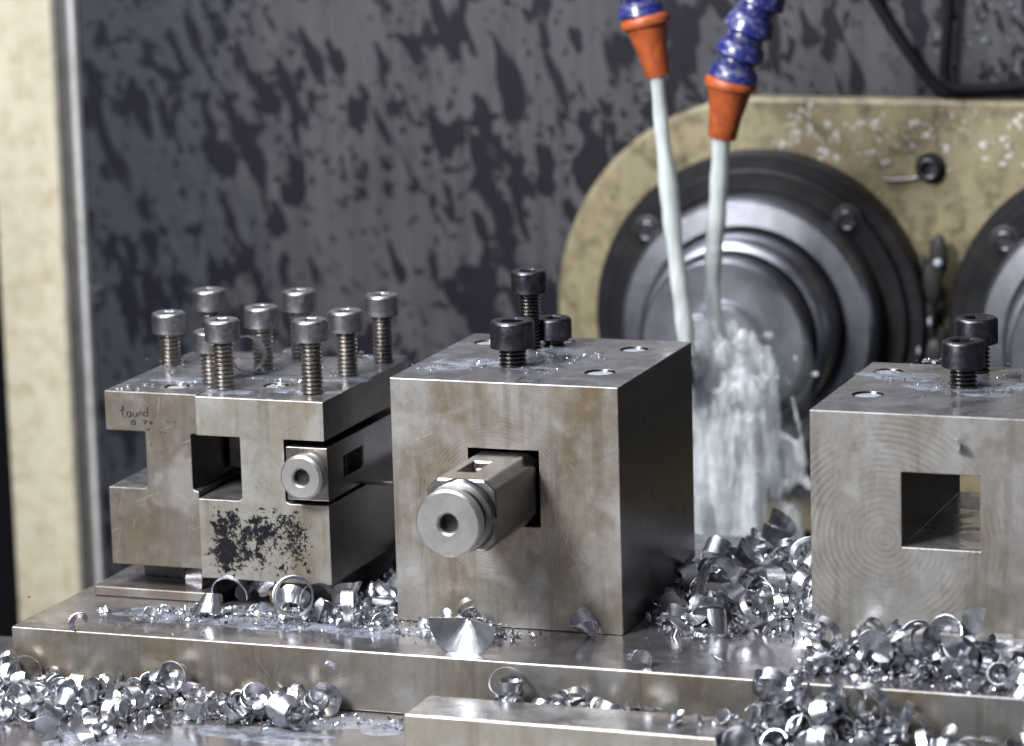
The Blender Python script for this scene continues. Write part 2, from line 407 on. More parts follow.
# ------------------------------------------------------------------ the setting
tag(obj('back_wall', MB().box(-293.5, 520, 352, 362, -200, 420), M['wall']), 'dark grey sheet metal back panel spattered with darker wet splotches', 'wall', kind='structure')
tag(obj('machine_table', MB().box(-420, 520, -520, 18, -60, -22), M['table']), 'brownish steel machine table strewn with metal chips', 'table', kind='structure')
tag(obj('machine_floor', MB().box(-720, 720, 18.5, 700, -260, -230), M['void']), 'dark chip pan behind the table', 'floor', kind='structure')
tag(obj('black_backing', MB().box(-900, -296, 520, 530, -230, 420), M['void']), 'black sheet standing in for the unlit space left of the cream post', 'wall', kind='structure')  # black sheet added where there is only unlit space

post = thing('painted_post', 'cream painted machine post with grime along its edge, left of the dark panel', 'post', (-320, 330, -229))
obj('column', MB().box(-329.5, -296.6, 330, 351, -229, 420), M['post'], post, bevel=1.2, seg=3)
obj('shaded_side', MB().box(-296.5, -295.7, 331.5, 346, -229, 420), M['side_shade'], post, bevel=.3)  # thin strip over the column's side, its shade put into the colour
obj('pale_lip', MB().box(-296.4, -293.2, 346.2, 351.8, -229, 420), M['lip'], post, bevel=.8)

# ------------------------------------------------------------------ spindle housing and spindles
def stadium(c0, c1, z, R, n=48):
    pts = []
    for i in range(n+1): a = PI/2+PI*i/n; pts.append((c0+R*math.cos(a), z+R*math.sin(a)))
    for i in range(n+1): a = -PI/2+PI*i/n; pts.append((c1+R*math.cos(a), z+R*math.sin(a)))
    return pts
AX, AX2, AZ = 38.0, 196.0, 50.0
hs = thing('spindle_housing', 'yellowed cream housing plate with rounded end carrying two spindles', 'housing', (117, 352, -45))
obj('plate', MB().prism(stadium(AX, AX2, AZ, 96.5), 343, 351.5), M['housing'], hs, bevel=2.5, seg=3)

def hexhead(r, h, z0, c, socket, mb=None, axis=(0, 0, 1), cham=.9):
    """socket head of a cap screw standing on c + z0, hexagon socket in its top"""
    mb = mb or MB(); N = 84; kn = .11 if cham > .5 else 0; ph = random.uniform(0, 1); a = Vector(axis).normalized(); q = Vector((0, 0, 1)).rotation_difference(a); c = Vector(c)
    def ring(rad, z, k=0.): return [c+q @ Vector(((rad-k*(i % 2))*math.cos(2*PI*i/N+ph), (rad-k*(i % 2))*math.sin(2*PI*i/N+ph), z)) for i in range(N)]
    def hexr(rad, z):
        out = []
        for i in range(N):
            t = 2*PI*i/N; k = (t % (PI/3))-PI/6; rr = rad*math.cos(PI/6)/math.cos(k)
            out.append(c+q @ Vector((rr*math.cos(t+ph), rr*math.sin(t+ph), z)))
        return out
    R = [ring(r*.9, z0), ring(r, z0+.35), ring(r, z0+.7), ring(r, z0+.95, kn), ring(r, z0+h-cham-.5, kn), ring(r, z0+h-cham-.3), ring(r, z0+h-cham), ring(r-cham*.45, z0+h-cham*.3), ring(r-cham, z0+h), ring(r-cham-.3, z0+h), ring(socket*1.22, z0+h), hexr(socket*1.08, z0+h-.45), hexr(socket*1.08, z0+h*.45)]
    vs = [v for k in R for v in k]; fs = []
    for j in range(len(R)-1):
        for i in range(N): fs.append((j*N+i, j*N+(i+1) % N, (j+1)*N+(i+1) % N, (j+1)*N+i))
    fs.append(tuple(range(N-1, -1, -1))); fs.append(tuple(range((len(R)-1)*N, len(R)*N)))
    return mb.add(vs, fs)
def threaded(r, pitch, z0, z1, c, axis=(0, 0, 1), seg=24):
    mb = MB(); prof = []; n = int((z1-z0)/pitch)+1
    a = Vector(axis).normalized(); q = Vector((0, 0, 1)).rotation_difference(a); c = Vector(c)
    vs, fs = [], []; P_ = []
    for k in range(n): P_ += [(r-.58*pitch, k*pitch), (r-.05, k*pitch+.34*pitch), (r, k*pitch+.42*pitch), (r, k*pitch+.58*pitch), (r-.05, k*pitch+.66*pitch)]
    P_ = [(rr, min(z0+h, z1)) for rr, h in P_]+[(r-.58*pitch, z1)]
    return mb.lathe(P_, c, axis, seg)

obj('plate_screw', hexhead(4.9, 6, 0, (112.1, 343.2, 117.2), 3, axis=(0, -1, 0)), M['screw_black'], hs)
obj('washer', MB().lathe([(4.2, 0), (6.4, 0), (6.8, .5), (6.4, 1.), (4.2, 1.)], (112.1, 342.9, 117.2), (0, -1, 0)), M['flange'], hs)

def spindle(cx, label, name='spindle'):
    t = thing(name, label, 'spindle', (cx, 343, AZ), 'spindles on the cream housing')
    c = (cx, 343, AZ); ax = (0, -1, 0)
    obj('flange', MB().lathe([(40, .3), (74, .3), (74, 12), (73, 13), (67.8, 13.2), (67.2, 15.6), (66.2, 16.4), (58.4, 16.4), (57.6, 14.5), (40, 14.5)], c, ax, 96), M['flange'], t)
    obj('chuck_ring', MB().lathe([(30, 15), (57, 15), (57, 27), (56.2, 30), (54.5, 31.8), (45.5, 33.2), (44.4, 31.5), (43.8, 24), (30, 24)], c, ax, 96), M['chuck'], t)
    obj('inner_ring', MB().lathe([(20, 25), (42.6, 25), (42.6, 47), (41.6, 50.5), (39.4, 52.4), (37.8, 52.6), (37.2, 48), (36.4, 46), (20, 46)], c, ax, 96), M['chuck'], t)
    n = obj('collet_nose', MB().lathe([(8, 45), (35.2, 45), (36, 47), (36, 64.6), (34.8, 65.8), (19, 65.8), (18, 66.8), (17.5, 71), (16.5, 72), (8.5, 72), (8.5, 40)], c, ax, 96), M['nose'], t)
    for deg in (48, 141, 228, 318):
        a = math.radians(deg); px, pz = cx+62*math.cos(a), AZ+62*math.sin(a)
        s = obj('flange_screw', hexhead(4.7, 1.5, 0, (px, 326.35, pz), 2.7, axis=ax), M['screw_black'], t)
        obj('recess_shade', MB().lathe([(4.3, 0), (6.6, 0), (6.9, .2), (6.6, .4), (4.3, .4)], (px, 326.5, pz), ax, 28), M['hole'], s)  # near-black ring stands in for the shade round a sunken screw
    return t
spindle(AX, 'polished spindle chuck in black flange flooded by the two coolant streams')
spindle(AX2, 'spindle in black flange cut off by the right edge, behind the right block')
tag(obj('workpiece', MB().lathe([(0, -60), (7.2, -60), (8, -59.2), (8, 20), (0, 20)], (AX, 271, AZ), (0, 1, 0), 48), M['work'], base=(AX, 271, AZ)), 'round steel bar held in the spindle, mostly hidden under splashing coolant', 'workpiece')

# curl of swarf beside the housing screw
w = [at(x, y, 'y', 341.5) for x, y in [(884, 179), (895, 180), (908, 179), (918, 178)]]
tag(obj('wire_curl', MB().tube(w, .7, 8), M['thread_dark'], base=w[0]), 'thin dark wire shaving stuck beside the housing screw', 'shaving')

# ------------------------------------------------------------------ cables
def cable(pts, r, label):
    P_ = [at(x, y, 'y', Y) for x, y, Y in pts]; Q = []
    for i in range(len(P_)-1):
        a, b, c, d = P_[max(i-1, 0)], P_[i], P_[i+1], P_[min(i+2, len(P_)-1)]
        for k in range(8):
            t = k/8; Q.append(.5*((2*b)+(c-a)*t+(2*a-5*b+4*c-d)*t*t+(3*b-a-3*c+d)*t**3))
    Q.append(P_[-1])
    tag(obj('cable', MB().tube(Q, r*.9, 18), M['cable'], base=Q[-1]), label, 'cable', 'black cables above the spindle housing')
cable([(850, -60, 347), (872, -5, 347), (905, 48, 347), (930, 80, 347), (944, 93, 346), (965, 93, 346), (1000, 90, 346), (1060, 84, 346)], 2.6, 'black cable slanting down the back panel to the top of the cream housing')
cable([(950, -60, 345), (949, 0, 345), (946, 50, 345), (945, 76, 344.5), (953, 88, 343), (980, 89, 343), (1020, 86, 343), (1060, 82, 343)], 2.6, 'black cable dropping straight down then bending right along the housing')

# ------------------------------------------------------------------ hoses and coolant
def hose(label, axis_px, Y, nozzle, collar):
    tip, top = nozzle
    p0 = at(*tip, 'y', Y); p1 = at(*top, 'y', Y)
    t = thing('coolant_hose', label, 'coolant hose', p0, 'segmented coolant hoses')
    d = (p1-p0); L = d.length; d.normalize(); rc, rt = collar
    obj('nozzle', MB().lathe([(rt-1.3, 2), (rt-1.1, 0), (rt-.3, 0), (rt, .6), (rt+.9, L*.35), (rc-2.2, L*.72), (rc-1.6, L*.79), (rc-.3, L*.82), (rc, L*.87), (rc-.2, L*.93), (rc-1.1, L*.98), (rc-2.6, L), (rc-3, L*.85)], p0, d, 40), M['orange'], t)
    pts = [at(x, y, 'y', Y) for x, y in axis_px]
    for a, b in zip(pts, pts[1:]):
        e = (b-a); l = e.length; e.normalize(); R = rc-.35
        obj('segment', MB().lathe([(R*.60, -l*.30), (R*.74, -l*.16), (R*.78, 0), (R*.74, l*.14), (R*.72, l*.22), (R*.95, l*.24), (R, l*.29), (R, l*.36), (R*.955, l*.42), (R*.93, l*.60), (R*.86, l*.74), (R*.76, l*.84), (R*.66, l*.92), (R*.5, l*.98)], a, e, 36), M['blue'], t)
    return p0
hose('blue segmented coolant hose with short orange nozzle, the left one cut by the top edge', [(643, 22), (639, -4), (634, -30), (628, -56)], 225, ((658, 76), (644, 14)), (10.2, 5.0))
hose('blue segmented coolant hose with orange nozzle, bending right, the right one', [(731, 84), (737, 62), (745, 38), (756, 10), (768, -18), (782, -46)], 240, ((722, 138), (732, 76)), (10.8, 5.8))

def spline(P_, n=6):
    Q = []
    for i in range(len(P_)-1):
        a, b, c, d = P_[max(i-1, 0)], P_[i], P_[i+1], P_[min(i+2, len(P_)-1)]
        for k in range(n):
            t = k/n; Q.append(.5*((2*b)+(c-a)*t+(2*a-5*b+4*c-d)*t*t+(3*b-a-3*c+d)*t**3))
    Q.append(P_[-1]); return Q
def stream(px, rad, label):
    P_ = spline([at(x, y, 'y', Y) for x, y, Y in px]); n = len(P_)
    R = []
    for i in range(n):
        f = i/(n-1)*(len(rad)-1); k = min(int(f), len(rad)-2); R.append((rad[k]*(1-f+k)+rad[k+1]*(f-k))*(1+.06*math.sin(i*.9)+.05*math.sin(i*.37+1)))
    mb = MB().tube(P_, R, 18, .85)
    tag(obj('coolant_stream', mb, M['stream'], base=P_[0]), label, 'coolant stream', 'milky coolant streams')
stream([(657, 70, 225), (659, 100, 224), (664, 150, 222), (670, 200, 220), (673, 232, 219), (679, 280, 217), (684, 320, 215), (688, 356, 214)], (3.1, 3.3, 3.8, 4.5, 4.3, 4.1, 4.0, 3.8), 'pale milky coolant stream from the left nozzle, falling behind the middle block')
stream([(721, 133, 240), (720, 165, 239.5), (718, 200, 239), (715, 235, 238), (713, 268, 238), (713, 300, 237), (717, 335, 236), (722, 362, 236)], (4.0, 4.5, 4.7, 4.2, 4.0, 3.8, 3.7, 3.8), 'pale milky coolant stream from the right nozzle, landing on the workpiece')

# the splash: lumps and strands of frothy coolant grown together
rs = random.Random(5)
sp = MB()
def blob(px, py, Y, r, sx=1, sy=1, sz=1): sp.ball(at(px, py, 'y', Y), r*sx, r*sy, r*sz, 10, 8)
for i in range(58):
    x = rs.gauss(722, 17); y = rs.uniform(330, 420)
    x = max(694, min(768, x+(y-370)*.12)); blob(x, y, 238+rs.uniform(-14, 14), rs.uniform(2.0, 5.5), 1, 1, rs.uniform(1., 2.))
def strand(pts, r0, r1, Y):
    P_ = spline([at(x, y, 'y', Y) for x, y in pts], 6); n = len(P_)
    sp.tube(P_, [max(.5, (r0+(r1-r0)*i/(n-1))*(1+.22*math.sin(i*.55+pts[0][0]))) for i in range(n)], 8)
for i in range(30):
    x0 = rs.uniform(694, 756); x1 = x0+rs.uniform(-8, 16); Y = 240+rs.uniform(-16, 16)
    strand([(x0, rs.uniform(370, 430)), ((x0+x1)/2+rs.uniform(-4, 8), 460), (x1, 520), (x1+rs.uniform(-4, 6), 590)], rs.uniform(1.6, 4.0), rs.uniform(1.4, 4.2), Y)
for pts, r0, r1 in [([(752, 335), (764, 365), (772, 410), (770, 450)], 2.6, 2.0), ([(768, 345), (775, 380), (778, 420), (776, 460)], 1.2, 1.6), ([(770, 450), (785, 436), (796, 446)], 1.8, .8),
                    ([(792, 395), (800, 430), (806, 465)], 1., 1.4), ([(772, 455), (778, 500), (770, 545)], 3., 3.), ([(796, 440), (800, 470), (786, 490)], 2.4, 2.), ([(790, 505), (796, 530), (797, 560)], 3., 3.4), ([(742, 360), (760, 352), (775, 366)], 1.2, 1.6), ([(782, 490), (800, 478), (815, 490)], 3., 2.)]:
    strand(pts, r0, r1, 240)
tex = bpy.data.textures.new('froth', 'CLOUDS'); tex.noise_scale = .05; tex.noise_depth = 2
me = sp.mesh('coolant_splash', (AX, 240, 20), 0, False)
me = modified(me, [('REMESH', dict(mode='VOXEL', voxel_size=.011)), ('DISPLACE', dict(texture=tex, strength=.022, mid_level=.5, texture_coords='LOCAL')), ('SMOOTH', dict(factor=.5, iterations=5))])
tag(obj('coolant_splash', me, M['splash'], base=(AX, 240, 20)), 'white frothy coolant splashing off the workpiece and pouring down', 'splash', kind='stuff')
vb = MB()
for px, py, Y, rx, rz in [(722, 368, 240, 13, 20), (716, 345, 240, 10, 12), (724, 430, 240, 15, 30), (731, 500, 242, 16, 34), (736, 560, 244, 17, 30), (768, 390, 240, 4, 18), (784, 462, 242, 6, 12), (793, 525, 244, 4, 14), (708, 400, 238, 12, 26), (704, 480, 240, 12, 36)]:
    vb.ball(at(px, py, 'y', Y), rx, 11, rz, 20, 14)
me = modified(vb.mesh('coolant_spray', (AX, 240, 20), 0, False), [('REMESH', dict(mode='VOXEL', voxel_size=.02)), ('SMOOTH', dict(factor=.5, iterations=8))])
tag(obj('coolant_spray', me, M['spray'], base=(AX, 240, 20)), 'streaky white veil of coolant pouring down behind the middle block', 'spray', kind='stuff')
vb = MB()
for px, py, rx, rz in [(735, 360, 34, 34), (752, 410, 26, 30), (770, 470, 20, 30)]: vb.ball(at(px, py, 'y', 238), rx, 22, rz, 20, 14)
me = modified(vb.mesh('coolant_mist', (AX, 238, 40), 0, False), [('REMESH', dict(mode='VOXEL', voxel_size=.03)), ('SMOOTH', dict(factor=.5, iterations=8))])
tag(obj('coolant_mist', me, M['mist'], base=(AX, 238, 40)), 'thin mist of coolant hanging in front of the spindle', 'mist', kind='stuff')
dr = MB(); rs = random.Random(15)
for _ in range(170):
    a_ = rs.uniform(-.4, 3.6); d_ = 18+abs(rs.gauss(0, 26)); r_ = .22+rs.random()**4*1.1
    dr.ball(at(728+d_*math.cos(a_)*1.2, 372-d_*math.sin(a_)*.8, 'y', rs.uniform(225, 258)), r_, r_, r_*rs.uniform(.8, 1.6), 8, 6)
for x, y, r in [(731, 309, 1.2), (769, 335, 2.0), (776, 369, 1.4), (815, 374, 1.4)]:
    dr.ball(at(x, y, 'y', 255), r*1.2, r, r*.8)
tag(obj('flying_droplets', dr, M['splash'], base=(AX, 255, 50)), 'white coolant droplets flying in front of the spindle', 'droplets', kind='stuff')

# coolant and swarf clinging between the spindles
cl = MB(); rs = random.Random(9)
for k in range(15):
    p = at(rs.gauss(930, 8), rs.uniform(255, 370), 'y', 338+rs.uniform(-4, 4)); cl.ball(p, rs.uniform(3, 6), 2, rs.uniform(4, 11), 16, 8)
me = modified(cl.mesh('grime', (112, 340, 60), 0, False), [('REMESH', dict(mode='VOXEL', voxel_size=.008)), ('SMOOTH', dict(factor=.5, iterations=2))])
tag(obj('grime', me, M['grime'], base=(112, 340, 60)), 'black oily grime clinging to the housing between the spindles', 'grime', kind='stuff')
cl = MB()
for x, y, a_, b_ in [(938, 263, 2.4, 2.0), (930, 322, 1.1, 2.2), (919, 350, 1.3, 2.8)]:
    cl.ball(at(x, y, 'y', 331), a_*.8, 1.4, b_*.9, 16, 10)
tag(obj('clinging_coolant', cl, M['fill'], base=(112, 335, 60)), 'wet blobs of coolant clinging between the two spindles', 'droplets', kind='stuff')

# ------------------------------------------------------------------ base plate, front bar, spacer
tag(obj('base_plate', MB().add([(x, y, z) for z in (-21.9, 0) for x, y in ((-134.2, -41.5), (420, -41.5), (420, 150), (-126, 150))], [(0, 1, 2, 3), (4, 5, 6, 7), (0, 1, 5, 4), (1, 2, 6, 5), (2, 3, 7, 6), (3, 0, 4, 7)]), M['base'], base=(0, 0, -22), bevel=.8), 'long stained steel base plate under the tool holder blocks', 'base plate')
a, b = at(403, 714, 'z', -8), at(728, 737, 'z', -8)
tag(obj('steel_bar', MB().box(a.x, b.x, -84.2, -60.5, -21.8, -8), M['bar'], base=(90, -72, -22), bevel=.9), 'flat steel bar lying on the table in front of the base plate', 'steel bar')
tag(obj('spacer_plate', MB().box(-124, -72, 5.6, 84, .1, 3.8), M['rusty'], base=(-98, 40, 0), bevel=.6), 'thin rusty spacer plate under the left tool holder', 'spacer plate')
tag(obj('riser_block', MB().box(-72, -31, 22, 80, .1, 10.2).box(-112, -73, 24, 80, 4, 10.2), M['tool_dark'], base=(-70, 50, 0)), 'dark riser in the shadowed gap beneath the two slotted holders', 'riser')

# ------------------------------------------------------------------ screws
def screw(parent, c, top, zsurf, r=6.5, h=8, tr=4.0, pitch=1.55, dark=False, name='clamping_screw'):
    """cap screw standing in a block: its head's top at height top"""
    z0 = top-h
    s = obj(name, hexhead(r, h, z0, (c[0], c[1], 0), 3.0 if r < 7 else 4), M['screw_black' if dark else 'screw'], parent)
    obj('threaded_shank', threaded(tr, pitch, zsurf-3, z0+.2, (c[0], c[1], 0)), M['thread_dark' if dark else 'thread'], s)
    return s
def z_at(px_y, x, y):
    """height above (x, y) seen at the photograph's row px_y"""
    p = Vector((x, y, 0)); lo, hi = -50., 250.
    for _ in range(40):
        mid = (lo+hi)/2; q = Vector((x, y, mid))-CAM; v = 373-FPX*q.dot(_u)/q.dot(_f)
        if v > px_y: lo = mid
        else: hi = mid
    return lo

# ------------------------------------------------------------------ left pair of slotted holders
ZL = 78.2
def I_profile(x0, x1, wx0, wx1, bx0, bx1, zb, z1, z2, zt, r=1.6):
    return [(bx0, zb), (bx1, zb), (bx1, z1), (wx1+r, z1), (wx1+.3, z1+.5), (wx1, z1+r), (wx1, z2), (x1, z2), (x1, zt), (x0, zt), (x0, z2), (wx0, z2), (wx0, z1+r), (wx0-.3, z1+.5), (wx0-r, z1), (bx0, z1)]
lh = thing('tool_holder', 'brown stained slotted steel tool holder at far left with black handwriting', 'tool holder', (-97, 40, 10.5), 'slotted steel tool holders')
hl, hr = at(177, 386, 'z', ZL), at(276, 385, 'z', ZL)
def hole_cut(x, y, z, r, org): return MB().lathe([(r, -1.5), (r, 2)], (x, y, z), (0, 0, 1), 40).mesh('c', org)
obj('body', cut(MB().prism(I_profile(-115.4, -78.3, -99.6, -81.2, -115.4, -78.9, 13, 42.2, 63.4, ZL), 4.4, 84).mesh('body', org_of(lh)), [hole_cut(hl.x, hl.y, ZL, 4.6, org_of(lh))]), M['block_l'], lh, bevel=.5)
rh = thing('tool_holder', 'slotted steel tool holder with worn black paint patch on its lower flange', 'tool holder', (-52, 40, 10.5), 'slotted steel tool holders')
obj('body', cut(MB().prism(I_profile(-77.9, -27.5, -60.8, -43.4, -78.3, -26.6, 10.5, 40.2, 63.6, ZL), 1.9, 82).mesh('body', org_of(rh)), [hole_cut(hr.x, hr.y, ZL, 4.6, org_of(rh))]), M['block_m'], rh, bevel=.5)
for par, c, top in [(lh, (-111.5, 54), 312), (lh, (-106.5, 80), 289), (lh, (-81.6, 26), 330), (rh, (-71.8, 15), 319), (rh, (-74, 55.5), 306), (rh, (-69, 80), 290), (rh, (-37.4, 16), 319), (rh, (-37.7, 50), 310), (rh, (-34.2, 77), 294)]:
    q = z_at(top, c[0], c[1]); screw(par, c, q, ZL)
# tapped holes of the left pair filled with coolant
def filled(par, x, y, z, r):
    h = obj('tapped_hole', MB().lathe([(r, -.05), (r-.35, -.5), (r-.4, -1.4), (r-.02, -1.4)], (x, y, z), (0, 0, 1), 40, False), M['thread_dark'], par)
    obj('coolant_fill', MB().lathe([(0, -.50), (r*.6, -.52), (r*.85, -.6), (r-.5, -.75)], (x+.12, y-.1, z), (0, 0, 1), 40), M['fill'], h)
for px, py in [(177, 386), (276, 385)]:
    p = at(px, py, 'z', ZL); filled(lh if px < 200 else rh, p.x, p.y, ZL, 4.6)
# handwriting, black marker
ink = MB()
def stroke(pts, w=.27):
    P_ = spline([at(x, y, 'y', 4.12) for x, y in pts], 4)
    ink.tube([Vector((p.x, 4.33, p.z)) for p in P_], w, 6, .8)
for s in [[(121.5, 408), (123, 405.5), (122, 411), (122.5, 415), (125, 417)], [(119.5, 410.5), (124, 409)], [(130, 412), (127, 412), (127, 416), (130, 416), (130.5, 412), (131, 416.5)], [(133, 413), (133.5, 416), (136, 416), (136.5, 412.5), (137, 416)], [(139, 416), (139, 412.5), (141, 412), (142, 415.5)],
          [(147, 412), (144, 412), (144, 415.5), (147, 415), (147, 407), (147.5, 416)], [(131, 421), (134, 420), (135, 424), (131, 424), (132, 421), (134, 423)], [(143, 421), (146, 420.5), (144, 424)], [(149, 421), (152, 422), (150, 424), (149, 421)], [(145, 428), (148, 430), (149, 428)], [(159, 431), (161, 433)], [(164, 432), (166, 433)]]:
    stroke(s)
obj('lettering', ink, M['ink'], lh)
tag(obj('tool_shank', MB().box(-80, -64, 34, 80, 44.5, 61), M['tool'], base=(-72, 55, 44), bevel=.6), 'square tool shank set back inside the slot between the two left holders', 'tool shank')

# the tool in the right slot
tl = thing('boring_tool', 'small square tool bar with round bored end in the left holder slot', 'tool', (-34, 2, 41.5))
bm_ = MB().box(-42.6, -26.2, 1.2, 92, 41.8, 61.5).mesh('bar', org_of(tl))
p0, p1 = at(344, 470, 'x', -26.2), at(363, 452, 'x', -26.2)
bm_ = cut(bm_, [MB().box(-33, -20, p0.y, p1.y, 47.5, 55.5).mesh('c', org_of(tl))])
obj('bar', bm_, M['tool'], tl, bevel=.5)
obj('bore_plug', MB().lathe([(0, -13.9), (2.85, -13.9), (2.85, -2.6), (0, -2.6)], (-34.2, -5.2, 51.7), (0, -1, 0), 32), M['hole'], tl)  # dark plug stands in for the shade inside the hole
obj('round_end', MB().lathe([(0, -14), (2.9, -14), (3.0, -.5), (3.6, .2), (7.2, .3), (8.1, -.6), (8.1, -1.2), (8.1, -4.2), (7.4, -4.8), (7.2, -8), (0, -8)][::-1], (-34.2, -5.2, 51.7), (0, -1, 0), 48), M['disc'], tl)
tag(obj('shim_strip', MB().box(-42, -15.5, 36, 84, 40.35, 42), M['tool'], base=(-25, 60, 40), bevel=.3), 'thin shim strip sticking out beneath the small tool bar', 'shim')

# ------------------------------------------------------------------ middle block
HC = 88.6
cb = thing('tool_block', 'middle steel tool block with thick round-ended tool bar in its square hole', 'tool block', (42, 42, 0), 'steel tool blocks')
o_ = org_of(cb)
me = MB().box(-.9, 84.2, 0, 86, 0.05, HC).mesh('body', o_)
CH = [(at(px, py, 'z', HC), r) for px, py, r in [(600, 372, 5.4), (634, 349, 5.0), (487, 342, 4.8), (566, 341, 3.4)]]
me = cut(me, [MB().box(28, 54.3, -5, 100, 37.4, 64.6).mesh('c', o_)]+[hole_cut(p.x, p.y, HC, r, o_) for p, r in CH])
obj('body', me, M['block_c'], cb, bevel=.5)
# pixels: head top row; position from the photograph
screw(cb, (35.2, 29), z_at(320, 35.2, 29), HC, 8, 10, 4.9, 1.5, True)
screw(cb, (30, 62), z_at(270, 30, 62), HC, 6.5, 8.4, 4.0, 1.3, True)
screw(cb, (36.5, 70), z_at(317, 36.5, 70), HC, 6.5, 8, 4.0, 1.3, True)
for px, py, r in [(600, 372, 5.4), (634, 349, 5.0), (487, 342, 4.8), (566, 341, 3.4)]:
    p = at(px, py, 'z', HC); filled(cb, p.x, p.y, HC, r)
bt = thing('boring_bar', 'thick chamfered steel tool bar with round bored end sticking out of the middle block', 'tool', (41, -20, 51))
def octo(x0, x1, z0, z1, c): return [(x0+c, z0), (x1-c, z0), (x1, z0+c), (x1, z1-c), (x1-c, z1), (x0+c, z1), (x0, z1-c), (x0, z0+c)]
me = MB().prism(octo(28.4, 53.6, 38.2, 63.4, 3.9), -42, 70).mesh('bar', org_of(bt))
cone = MB().lathe([(12.4, -46), (12.4, -42.2), (12.9, -41.2), (19, -37.8), (60, -37.7), (60, -60)], (41, 0, 50.8), (0, 1, 0), 64)
me = cut(me, [MB().box(35.5, 41.5, -30, -14, 60, 70).mesh('c', org_of(bt))])
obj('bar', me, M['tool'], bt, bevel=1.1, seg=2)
obj('end_cone', MB().lathe([(0, 0), (12.9, 0), (12.5, 1.6), (12.2, 2.0), (12.2, 3.4), (11.4, 3.9), (0, 3.9)], (41, -42, 50.8), (0, -1, 0), 64), M['tool'], bt)
obj('neck', MB().lathe([(0, 0), (10.4, 0), (10.4, 6), (0, 6)], (41, -45, 50.8), (0, -1, 0), 48), M['tool_dark'], bt)
obj('bore_plug', MB().lathe([(0, -8.9), (3.22, -8.9), (3.22, 1.6), (0, 1.6)], (41, -50, 50.8), (0, -1, 0), 32), M['hole'], bt)  # dark plug gives the opening its shade by colour
obj('round_end', MB().lathe([(0, -9), (3.3, -9), (3.4, 4.6), (4.1, 5.3), (11.0, 5.3), (11.7, 4.6), (11.7, 3.9), (11.7, 1.2), (11.0, .4), (0, .4)][::-1], (41, -50, 50.8), (0, -1, 0), 64), M['disc'], bt)

# ------------------------------------------------------------------ right block
HR = 84.6
rb = thing('tool_block', 'right steel tool block with empty square hole and milled arcs on its face', 'tool block', (195, 40, 0), 'steel tool blocks')
o_ = org_of(rb)
me = MB().box(153.2, 240, -2.8, 83, .05, HR).mesh('body', o_)
RH = [(at(px, py, 'z', HR), r) for px, py, r in [(868, 394, 5.4), (888, 371, 5.2)]]
me = cut(me, [MB().box(185.2, 211.9, -8, 100, 38.6, 64.5).mesh('c', o_)]+[hole_cut(p.x, p.y, HR, r, o_) for p, r in RH])
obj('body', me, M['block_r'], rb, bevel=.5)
for c, top in [((195.4, 45), 340), ((193.6, 73), 317)]:
    screw(rb, c, z_at(top, *c), HR, 7.6, 9.4, 4.8, 1.5, True)
for px, py, r in [(868, 394, 5.4), (888, 371, 5.2)]:
    p = at(px, py, 'z', HR); filled(rb, p.x, p.y, HR, r)

# ------------------------------------------------------------------ chips
def chip_mesh(name, turns, r0, r1, width, pitch, grow=0., nu=None, nv=4, jag=.12, cone=1., thick=.28, seed=0, twist=0., taper=True):
    """a curled ribbon: r0 -> r1 across its width (a cone when cone > 0), pitch mm per turn"""
    rr = random.Random(seed); nu = nu or max(10, int(turns*22)); A = []; nrm = []
    edge = [rr.uniform(-1, 1) for _ in range(nu+1)]
    for _ in range(2): edge = [(edge[max(i-1, 0)]+edge[i]+edge[min(i+1, nu)])/3 for i in range(nu+1)]
    def S_(u, v, d):
        t = turns*2*PI*u; tap = min(1, 4*u+.25)*min(1, 4*(1-u)+.35) if taper else 1
        vv = v*(1+jag*2*edge[min(nu, int(round(u*nu)))])*tap
        r = r0+(r1-r0)*vv+grow*u; r = max(r, .35)
        h = pitch*turns*u+width*vv*cone
        tt = t+twist*v
        # offset roughly along the sheet's normal
        dr_ = (r1-r0); L = math.hypot(dr_, width*cone)+1e-6
        r += d*width*cone/L; h -= d*dr_/L
        return (r*math.cos(tt), r*math.sin(tt), h)
    vs, fs, uv = [], [], []
    for d in (0, thick):
        for i in range(nu+1):
            for j in range(nv+1): vs.append(S_(i/nu, j/nv, d)); uv.append((i/nu*turns, j/nv))
    K = (nu+1)*(nv+1); I = lambda i, j, d: d*K+i*(nv+1)+j
    for i in range(nu):
        for j in range(nv):
            fs.append((I(i, j, 0), I(i+1, j, 0), I(i+1, j+1, 0), I(i, j+1, 0))); fs.append((I(i, j, 1), I(i, j+1, 1), I(i+1, j+1, 1), I(i+1, j, 1)))
        fs.append((I(i, 0, 0), I(i, 0, 1), I(i+1, 0, 1), I(i+1, 0, 0))); fs.append((I(i, nv, 0), I(i+1, nv, 0), I(i+1, nv, 1), I(i, nv, 1)))
    for j in range(nv):
        fs.append((I(0, j, 0), I(0, j+1, 0), I(0, j+1, 1), I(0, j, 1))); fs.append((I(nu, j, 0), I(nu, j, 1), I(nu, j+1, 1), I(nu, j+1, 0)))
    c = sum((Vector(v) for v in vs), Vector())/len(vs)
    me = bpy.data.meshes.new(name); me.from_pydata([(Vector(v)-c)*S for v in vs], [], fs)
    l = me.uv_layers.new(name='UVMap')
    for lp in me.loops: l.data[lp.index].uv = uv[lp.vertex_index]
    finish(me, 40)
    return me
rc_ = random.Random(21)
V = []                                     # a stock of different chips
for k in range(5): V.append(('cup', chip_mesh('metal_chip', rc_.uniform(.6, .98), rc_.uniform(1.6, 3), rc_.uniform(4.6, 6.4), rc_.uniform(4, 6), rc_.uniform(.5, 2), 0, seed=k)))
